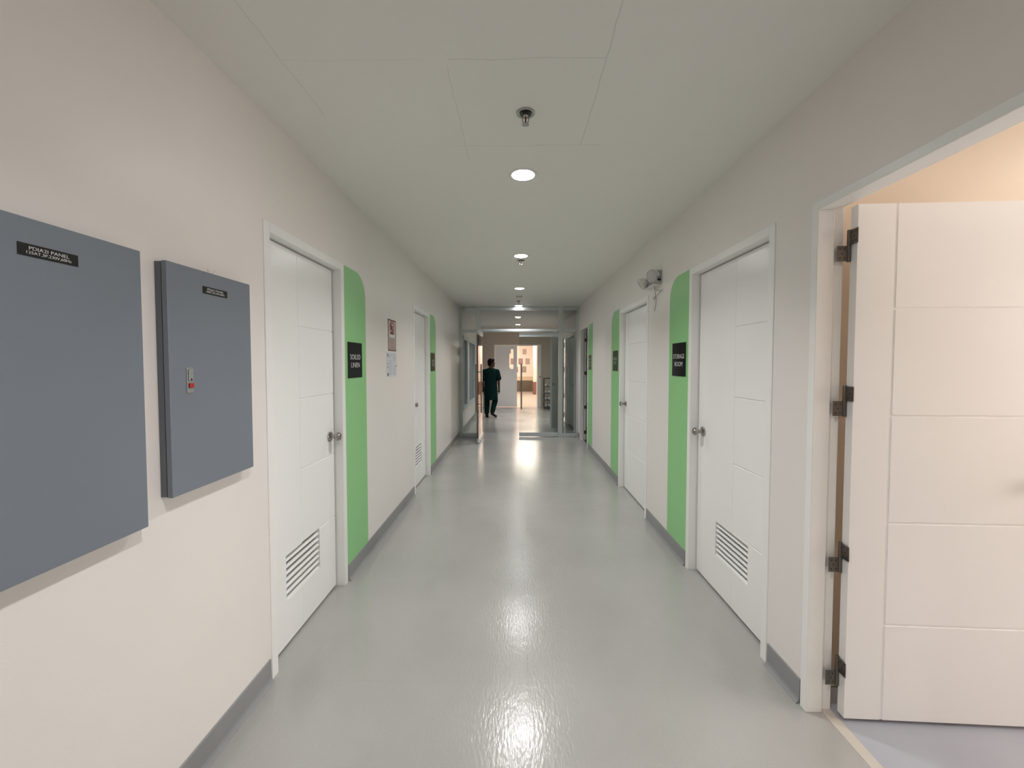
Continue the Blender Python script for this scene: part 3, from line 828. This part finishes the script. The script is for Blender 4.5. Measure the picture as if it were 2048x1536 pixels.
for pts in ([(XR - 0.03, 3.63, 2.20), (XR - 0.070, 3.69, 2.195)], [(XR - 0.03, 3.52, 2.21), (XR - 0.065, 3.49, 2.215)]):
    m = MB(); m.tube(pts, 0.012, 10); obj('swivel_arm', m, 'plastic_grey', r)
m = MB()
m.tube([(XR - 0.030, 3.55, 2.14), (XR - 0.012, 3.53, 2.105), (XR - 0.010, 3.44, 2.082), (XR - 0.010, 3.40, 2.090), (XR - 0.012, 3.46, 2.068), (XR - 0.012, 3.56, 2.05), (XR - 0.010, 3.59, 2.045)], 0.0022, 6)
m.tube([(XR - 0.02, 3.56, 2.14), (XR - 0.012, 3.56, 2.07), (XR - 0.010, 3.545, 2.03), (XR - 0.010, 3.55, 1.985), (XR - 0.012, 3.575, 1.93)], 0.0025, 6)
lp = []
for i in range(15):
    a = 2 * math.pi * i / 14; lp.append((XR - 0.012, 3.585 + 0.022 * math.cos(a), 2.045 + 0.012 * math.sin(a)))
m.tube(lp, 0.0022, 6)
obj('loose_wire', m, 'wire', r, label='thin wire curling below')

# ------------------------------------------------------------------ glass partition
r = thing('glass_partition', (0, YP, 0), 'aluminium framed glass partition across the far end of the corridor', 'glass partition')
D0, D1 = YP - 0.035, YP + 0.035
def post(name, x0, x1, z0=0.0, z1=HC, d0=D0, d1=D1):
    mb = MB(); mb.box(x0, x1, d0, d1, z0, z1); return obj(name, mb, 'alu', r, bevel=0.002)
post('post', XL, -1.073); post('post', -0.800, -0.712); post('post', 0.838, 0.917); post('post', 1.190, XR)
def rail(x0, x1, z0, z1):
    mb = MB(); mb.box(x0, x1, D0 + 0.002, D1 - 0.002, z0, z1); mb.box(x0, x1, D0 - 0.006, D0 + 0.002, z0 + 0.012, z1 - 0.012)
    obj('rail', mb, 'alu_rail', r, bevel=0.0015)
rail(-1.073, -0.800, 2.52, HC); rail(-0.712, 0.838, 2.52, HC); rail(0.917, 1.190, 2.52, HC)
rail(-1.073, -0.800, 2.085, 2.150); rail(-0.712, 0.838, 2.092, 2.152); rail(0.917, 1.190, 2.085, 2.150)
rail(-1.073, -0.800, 0.0, 0.075); rail(0.917, 1.190, 0.0, 0.075)
def pane(x0, x1, z0, z1, mt):
    mb = MB(); mb.box(x0, x1, YP - 0.003, YP + 0.003, z0, z1); obj('glass_pane', mb, mt, r)
pane(-1.073, -0.800, 2.150, 2.52, 'transom_glass'); pane(-0.712, 0.838, 2.152, 2.52, 'transom_glass'); pane(0.917, 1.190, 2.150, 2.52, 'transom_glass')
pane(-1.073, -0.800, 0.075, 2.085, 'pane_glass'); pane(0.917, 1.190, 0.075, 2.085, 'pane_glass')

def pull(mb, P, n, z0, z1, s0, s1, off=0.05):
    """straight pull bar with two standoffs through the glass, both sides"""
    P = Vector(P); n = Vector(n)
    for sg in (-1, 1):
        b = P + n * (off * sg)
        mb.tube([b + Vector((0, 0, z0)), b + Vector((0, 0, z1))], 0.014, 14)
    for z in (s0, s1): mb.tube([P - n * off + Vector((0, 0, z)), P + n * off + Vector((0, 0, z))], 0.009, 10)
def glass_door(P, d, L, label, seal=True, hl=0.075):
    P = Vector(P); d = Vector(d).normalized(); n = Vector((-d.y, d.x, 0))
    g = thing('glass_door', P, label, 'glass door')
    M = Matrix(((d.x, n.x, 0, P.x), (d.y, n.y, 0, P.y), (0, 0, 1, 0), (0, 0, 0, 1)))
    mb = MB(); mb.box(0, L, -0.005, 0.005, 0.085, 2.005, M); obj('glass_pane', mb, 'pane_glass', g)
    mb = MB(); mb.box(0, L, -0.019, 0.019, 0.010, 0.092, M); obj('bottom_rail', mb, 'alu_rail', g, bevel=0.003)
    mb = MB(); mb.box(0, L, -0.019, 0.019, 2.000, 2.082, M); obj('top_rail', mb, 'alu_rail', g, bevel=0.003)
    if seal:
        mb = MB(); mb.box(L, L + 0.006, -0.007, 0.007, 0.092, 2.000, M); obj('edge_seal', mb, 'black', g, label='dark edge of the glass')
    mb = MB(); c = M @ Vector((L - hl, 0, 0)); pull(mb, (c.x, c.y, 0), n, 0.56, 1.46, 0.72, 1.31)
    obj('pull_handle', mb, 'handle_steel', g, label='long upright steel pull handle')
    return g
glass_door((0.834, YP, 0), (-1, 0, 0), 0.780, 'closed right-hand frameless glass door with a long upright pull', seal=False, hl=0.045)
glass_door((-0.680, YP - 0.03, 0), (-0.02, -0.70, 0), 0.685, 'left-hand glass door standing open towards the viewer, seen edge-on', hl=0.09)

# ------------------------------------------------------------------ vestibule beyond the glass
r = thing('window_1', (XL, 9.75, 0.46), 'tall grey glazed window in the left wall beyond the glass partition', 'window', None, 'structure')
m = MB(); cw = 0.06
for a, b, z0, z1 in ((8.50, 8.56, 0.46, 2.06), (10.94, 11.0, 0.46, 2.06), (8.56, 10.94, 0.46, 0.54), (8.56, 10.94, 1.98, 2.06), (9.22, 9.60, 0.54, 1.98)):
    LEFT.box(m, -0.02, 0.07, a, b, z0, z1)
obj('window_frame', m, 'window_frame', r, bevel=0.003)
m = MB(); LEFT.box(m, 0.03, 0.036, 8.56, 9.22, 0.54, 1.98); obj('pane', m, 'window_pane', r)
m = MB(); LEFT.box(m, 0.03, 0.036, 9.60, 10.94, 0.54, 1.98); obj('pane', m, 'window_pane', r)
m = MB(); LEFT.box(m, 0.010, 0.030, 9.60, 9.90, 0.54, 1.98); obj('dark_panel', m, 'window_dark', r, label='dark strip in the window')
m = MB(); LEFT.box(m, 0.006, 0.030, 8.57, 8.68, 0.54, 1.30); obj('dark_panel', m, 'window_dark', r, label='dark strip low in the window')

# double doors in the end wall: left leaf shut, right leaf swung into the bright room
r = thing('door_9', (0.04, YF + 0.03, 0), 'grey-white double doors in the end wall, right leaf open to the bright room', 'door', None, 'structure')
m = MB()
m.box(-0.745, -0.700, YF - 0.012, YF + WT, 0, 2.10); m.box(0.745, 0.825, YF - 0.012, YF + WT, 0, 2.10); m.box(-0.700, 0.745, YF - 0.012, YF + WT, 2.06, 2.10)
obj('frame', m, 'frame_white', r, bevel=0.002)
place = lambda d, u, z: (u, YF + 0.02 + d, z)
uc = [-0.697, 0.022, -0.60, -0.235, -0.095]; gh = [0.43, 0.83, 1.26, 1.69]
zc = [0.012, 2.055, 1.285, 1.95]
for z in gh: zc += [z - 0.006, z + 0.006]
def dep(u, z):
    if -0.235 < u < -0.095 and 1.285 < z < 1.95: return None
    if -0.60 < u < 0.022 and any(abs(z - g) < 0.006 for g in gh[:2]): return 0.006
    return 0.0
leaf = obj('leaf', heightfield(uc, zc, dep, place), 'far_door', r)
m = MB(); m.box(-0.235, -0.095, YF + 0.034, YF + 0.040, 1.285, 1.95); obj('vision_panel', m, 'pane_glass', leaf, label='narrow vision panel')
m = MB(); m.box(-0.235, -0.185, YF + 0.030, YF + 0.034, 1.80, 1.95); m.box(-0.235, -0.20, YF + 0.030, YF + 0.034, 1.285, 1.33); obj('paper_scrap', m, 'far_door', leaf)
m = MB(); m.box(0.705, 0.742, YF + 0.02, YF + 0.72, 0.012, 2.055); obj('leaf', m, 'far_door', r)
m = MB(); m.lathe(KNOB, Matrix.Translation((0.785, YF - 0.012, 1.02)) @ Matrix.Rotation(math.pi / 2, 4, 'X'), 16); obj('strike_knob', m, 'knob_metal', r)

# shoe rack with white slippers
RX, RY, RW, RD, RH = 0.895, 12.90, 0.40, 0.30, 1.0
r = thing('shoe_rack', (RX + RW / 2, RY + RD / 2, 0), 'black metal shoe rack with four shelves beside the end doors', 'shoe rack')
for x in (RX, RX + RW):
    for y in (RY, RY + RD):
        mb = MB(); mb.box(x - 0.012, x + 0.012, y - 0.012, y + 0.012, 0, RH); obj('leg', mb, 'rack_black', r)
for y in (RY, RY + RD):
    mb = MB(); mb.box(RX, RX + RW, y - 0.01, y + 0.01, RH - 0.025, RH); obj('top_rail', mb, 'rack_black', r)
SH = (0.085, 0.305, 0.525, 0.745)
for z in SH:
    mb = MB()
    for k in range(6):
        y = RY + RD * k / 5; mb.box(RX + 0.012, RX + RW - 0.012, y - 0.008, y + 0.008, z - 0.024, z)
    mb.box(RX - 0.006, RX + 0.006, RY, RY + RD, z - 0.024, z); mb.box(RX + RW - 0.006, RX + RW + 0.006, RY, RY + RD, z - 0.024, z)
    obj('shelf', mb, 'rack_black', r)
m = MB(); m.box(RX, RX + RW, RY - 0.004, RY + 0.004, 0.0, 0.06); obj('kick_plate', m, 'rack_black', r)
def shoe_proto():
    s = thing('slipper', (0, 0, 0), 'white slipper', 'shoe', 'slippers on the shoe rack')
    mb = MB(); rings = []
    mb.loft([((0, 0.0, 0.0), 0.040, 0.115, 0), ((0, 0, 0.02), 0.042, 0.118, 0), ((0, 0, 0.026), 0.038, 0.11, 0)], 20); obj('sole', mb, 'shoe_white', s)
    mb = MB(); mb.ell((0, -0.045, 0.040), (0.040, 0.066, 0.033)); obj('upper', mb, 'shoe_white', s)
    return s
P0 = shoe_proto(); first = True
names = {0.745: 'top', 0.525: 'second', 0.305: 'third', 0.085: 'bottom'}
for z in SH:
    spots = [(0.055, 'left end', 0.10), (0.165, 'left of centre', -0.03), (0.255, 'right of centre', 0.05), (0.345, 'right end', -0.04)]
    for k, (dx, pos, rz) in enumerate(spots):
        if z == 0.525 and k == 2: continue
        c = P0 if first else copy_tree(P0); first = False
        c.location = (RX + dx, RY + 0.14, z + 0.0005); c.rotation_euler = (0, 0, rz)
        c['label'] = 'white slipper on the %s shelf of the black rack, %s' % (names[z], pos)
s = copy_tree(P0); s.location = (RX + 0.255, RY + 0.16, 0.5255); s['label'] = 'dark shoe among the white ones on the second shelf of the black rack'
s.rotation_euler = (0, 0, math.radians(4))
for ch in s.children:
    ch.data = ch.data.copy(); ch.data.materials.clear(); ch.data.materials.append(MAT['shoe_dark'])

# ------------------------------------------------------------------ bright room behind the end doors
FX0, FX1, FY0, FY1 = -3.0, 3.0, YF + WT, 21.1
m = MB(); m.box(FX0, FX1, FY1, FY1 + 0.1, 0, 2.9)
struct('wall_far', m, 'far_paint', 'pale peach back wall of the bright far room with posters', 'wall')
m = MB(); m.box(FX0 - 0.1, FX0, FY0, FY1, 0, 2.9); m.box(FX1, FX1 + 0.1, FY0, FY1, 0, 2.9)
m.box(FX0, XL - WT, FY0 - 0.1, FY0, 0, 2.9); m.box(XR + WT, FX1, FY0 - 0.1, FY0, 0, 2.9); m.box(XL - WT, XR + WT, FY0 - 0.02, FY0, HC + 0.08, 2.9)
struct('wall_far_sides', m, 'far_paint', 'side walls of the bright far room', 'wall')
m = MB(); m.box(FX0, FX1, YF, FY1, -0.08, -0.0005)
struct('floor_far', m, 'far_floor', 'shiny warm floor of the bright far room', 'floor')
m = MB(); m.box(FX0, FX1, FY0, FY1, 2.9, 3.0)
struct('ceiling_far', m, 'ceiling_paint', 'ceiling of the bright far room', 'ceiling')
m = MB(); m.box(FX0, FX1, FY1 - 0.02, FY1, 0, 0.58)
struct('trim_7', m, 'dado_brown', 'dark brown dado along the back wall of the far room', 'dado')
m = MB(); m.box(FX0, FX1, FY1 - 0.012, FY1, 0.58, 0.79)
struct('trim_8', m, 'dado_beige', 'beige rail above the brown dado of the far room', 'dado')
m = MB(); m.box(0.80, 1.45, 19.03, 19.6, 0, 2.9)
struct('wall_column', m, 'far_paint', 'pale square column in the far room, right of the posters', 'column')
m = MB(); m.box(0.788, 1.462, 19.018, 19.6, 0, 0.60)
struct('trim_9', m, 'dado_red', 'reddish brown dado around the column foot', 'dado')
m = MB(); m.box(0.79, 1.46, 19.02, 19.03, 1.015, 1.045); m.box(0.79, 1.46, 19.02, 19.03, 1.12, 1.15)
struct('trim_10', m, 'window_frame', 'two pale horizontal rails across the column', 'rail')
for (x0, x1, z0, z1), mt, lab in (((0.10, 0.335, 1.42, 1.73), 'poster_maroon', 'maroon poster in the far room, left of the pair at eye height'),
                                  ((0.475, 0.70, 1.42, 1.73), 'poster_mauve', 'mauve poster in the far room, right of the pair at eye height'),
                                  ((0.325, 0.525, 1.94, 2.22), 'poster_mauve', 'faded mauve poster highest on the far room wall'),
                                  ((-0.30, -0.14, 1.42, 1.73), 'poster_maroon', 'brown poster seen through the vision panel of the end door'),
                                  ((0.30, 0.52, 1.0, 1.32), 'poster_olive', 'olive poster low on the far room wall behind the pull handle'),
                                  ((-0.05, 0.09, 1.0, 1.30), 'poster_maroon', 'dark poster low at the left edge of the far opening')):
    q = thing('poster', ((x0 + x1) / 2, FY1, z0), lab, 'poster', None)
    mb = MB(); mb.box(x0, x1, FY1 - 0.004, FY1, z0, z1); obj('sheet', mb, mt, q)
    mb = MB()
    for k in range(4): mb.box(x0 + 0.03, x1 - 0.03 - 0.03 * (k % 2), FY1 - 0.005, FY1 - 0.004, z1 - 0.07 - k * 0.06, z1 - 0.05 - k * 0.06)
    obj('print', mb, 'poster_pink', q)
panel_light((0.3, 15.6, 2.9), 1.2, 1.2, 'first ceiling panel lamp of the far room, hidden above the end doors', 'lamp_far')
panel_light((0.5, 18.6, 2.9), 1.2, 1.2, 'second ceiling panel lamp of the far room, hidden above the end doors', 'lamp_far')

# ------------------------------------------------------------------ person walking away beyond the glass
PX, PY = -0.70, 10.98
P = thing('person', (PX, PY, 0), 'person in dark green scrubs walking away beyond the glass, head turned right', 'person')
def pt(x, y, z): return (PX + x, PY + y, z)
body = MB()
HZ = 1.49
body.ell(pt(0.015, 0.01, HZ), (0.074, 0.088, 0.105), math.radians(-55))                 # skull
body.ell(pt(0.050, 0.035, HZ - 0.055), (0.052, 0.060, 0.062), math.radians(-55))        # jaw
hd = Vector((math.sin(math.radians(62)), math.cos(math.radians(62)), 0)); sd = Vector((-hd.y, hd.x, 0))
hc = Vector(pt(0.015, 0.01, 0))
def hp(f, s, z): v = hc + hd * f + sd * s; return (v.x, v.y, z)
body.cap(hp(0.082, 0, HZ + 0.012), 0.010, hp(0.102, 0, HZ - 0.022), 0.013)              # nose
body.cap(hp(0.080, -0.018, HZ - 0.058), 0.010, hp(0.080, 0.018, HZ - 0.058), 0.010)     # lips
body.ell(hp(0.075, 0, HZ - 0.095), (0.026, 0.026, 0.020))                               # chin
body.cap(hp(0.076, -0.03, HZ + 0.028), 0.011, hp(0.076, 0.03, HZ + 0.028), 0.011)       # brow
for sg in (-1, 1): body.ell(hp(-0.005, sg * 0.078, HZ - 0.012), (0.017, 0.012, 0.030), math.radians(28))   # ears
body.cap(pt(0.0, 0.0, 1.30), 0.060, pt(0.012, 0.008, 1.42), 0.054)                      # neck
body.loft([(pt(0, 0, 0.78), 0.155, 0.105, 0), (pt(0, 0, 0.88), 0.165, 0.110, 0), (pt(0, 0, 1.0), 0.150, 0.100, 0), (pt(0, 0, 1.15), 0.170, 0.105, 0), (pt(0, 0, 1.25), 0.175, 0.095, 0), (pt(0, 0, 1.31), 0.10, 0.07, 0)])
for sg in (-1, 1):
    body.cap(pt(sg * 0.03, 0, 1.29), 0.06, pt(sg * 0.165, 0, 1.255), 0.055)             # shoulder
RS, RE, RWR = pt(0.175, 0, 1.245), pt(0.215, -0.03, 1.00), pt(0.225, 0.0, 0.775)
LS, LE, LWR = pt(-0.175, 0, 1.245), pt(-0.215, -0.03, 1.00), pt(-0.215, 0.06, 0.785)
for A, B, C in ((RS, RE, RWR), (LS, LE, LWR)):
    body.cap(A, 0.050, B, 0.040); body.cap(B, 0.040, C, 0.027)
def hand(wr, sg):
    w = Vector(wr)
    body.cap(w, 0.026, w + Vector((0, 0.01, -0.075)), 0.030)
    k = w + Vector((0, 0.01, -0.085))
    for i, (L, dy) in enumerate(((0.062, 0.030), (0.072, 0.010), (0.068, -0.010), (0.052, -0.028))):
        a = k + Vector((0, dy, 0)); b = a + Vector((-sg * 0.006, 0.004, -L * 0.55)); c = b + Vector((-sg * 0.016, 0.006, -L * 0.42))
        body.cap(a, 0.0095, b, 0.0085, 8); body.cap(b, 0.0085, c, 0.0075, 8)
    a = w + Vector((-sg * 0.008, 0.028, -0.03)); b = a + Vector((-sg * 0.018, 0.026, -0.03)); c = b + Vector((-sg * 0.006, 0.008, -0.028))
    body.cap(a, 0.012, b, 0.010, 8); body.cap(b, 0.010, c, 0.0085, 8)
hand(RWR, 1); hand(LWR, -1)
# legs: left planted, right trailing with the heel up
LH, LK, LA = pt(-0.085, 0, 0.80), pt(-0.105, 0.02, 0.45), pt(-0.110, 0.0, 0.085)
RH_, RK, RA = pt(0.085, 0, 0.80), pt(0.115, 0.07, 0.44), pt(0.045, -0.12, 0.135)
for A, B, C in ((LH, LK, LA), (RH_, RK, RA)):
    body.cap(A, 0.085, B, 0.056); body.cap(B, 0.055, C, 0.037)
body.cap(LA, 0.035, pt(-0.10, 0.10, 0.035), 0.026)
body.cap(RA, 0.035, pt(0.10, -0.05, 0.045), 0.026)
remeshed('body', body, 'skin', P, voxel=0.0065, smooth=3)
hair = MB()
hair.ell(hp(-0.018, 0, HZ + 0.024), (0.084, 0.092, 0.096), math.radians(-55))
hair.ell(hp(-0.048, 0, HZ - 0.035), (0.060, 0.060, 0.062))
hair.cap(hp(0.045, -0.045, HZ + 0.075), 0.03, hp(0.045, 0.045, HZ + 0.075), 0.03)
for sg in (-1, 1): hair.cap(hp(0.0, sg * 0.070, HZ + 0.03), 0.022, hp(0.012, sg * 0.072, HZ - 0.02), 0.012)
remeshed('hair', hair, 'hair', P, voxel=0.008, smooth=3)
top = MB()
top.loft([(pt(0.01, 0, 0.475), 0.185, 0.150, 0), (pt(0.008, 0, 0.60), 0.180, 0.142, 0), (pt(0, 0, 0.75), 0.176, 0.130, 0), (pt(0, 0, 0.90), 0.176, 0.124, 0), (pt(0, 0, 1.02), 0.172, 0.118, 0), (pt(0, 0, 1.15), 0.188, 0.122, 0), (pt(0, 0, 1.24), 0.196, 0.112, 0), (pt(0, 0, 1.30), 0.150, 0.085, 0), (pt(0.004, 0, 1.345), 0.078, 0.070, 0)])
for sg, S_, E_ in ((1, RS, RE), (-1, LS, LE)):
    s3, e3 = Vector(S_), Vector(E_)
    top.cap(s3 + Vector((0, 0, 0.0)), 0.072, s3.lerp(e3, 0.72) + Vector((sg * 0.012, 0, 0)), 0.076)
    top.cap(pt(sg * 0.06, 0, 1.295), 0.05, s3, 0.066)
remeshed('scrub_top', top, 'scrub', P, voxel=0.010, smooth=5)
pn = MB()
for A, B, C in ((LH, LK, LA), (RH_, RK, RA)):
    A, B, C = Vector(A), Vector(B), Vector(C)
    pn.cap(A, 0.102, B, 0.078); pn.cap(B, 0.077, B.lerp(C, 0.88), 0.066)
pn.ell(pt(0, 0, 0.80), (0.175, 0.118, 0.12))
remeshed('scrub_trousers', pn, 'scrub_pants', P, voxel=0.010, smooth=4)
sh = MB()
sh.ell(pt(-0.105, 0.055, 0.036), (0.046, 0.125, 0.034), math.radians(6)); sh.ell(pt(-0.108, 0.0, 0.062), (0.045, 0.062, 0.050)); sh.box(PX - 0.148, PX - 0.062, PY - 0.04, PY + 0.15, 0.001, 0.016)
remeshed('shoe', sh, 'shoe_dark', P, voxel=0.008, smooth=3, label='black shoe flat on the floor')
sh = MB()
sh.ell(pt(0.085, -0.065, 0.070), (0.043, 0.125, 0.034), math.radians(-40), rx=math.radians(-32)); sh.ell(pt(0.045, -0.118, 0.115), (0.044, 0.055, 0.048))
sh.ell(pt(0.135, -0.012, 0.032), (0.042, 0.042, 0.028))
remeshed('shoe', sh, 'shoe_dark', P, voxel=0.008, smooth=3, label='black shoe with its heel raised')
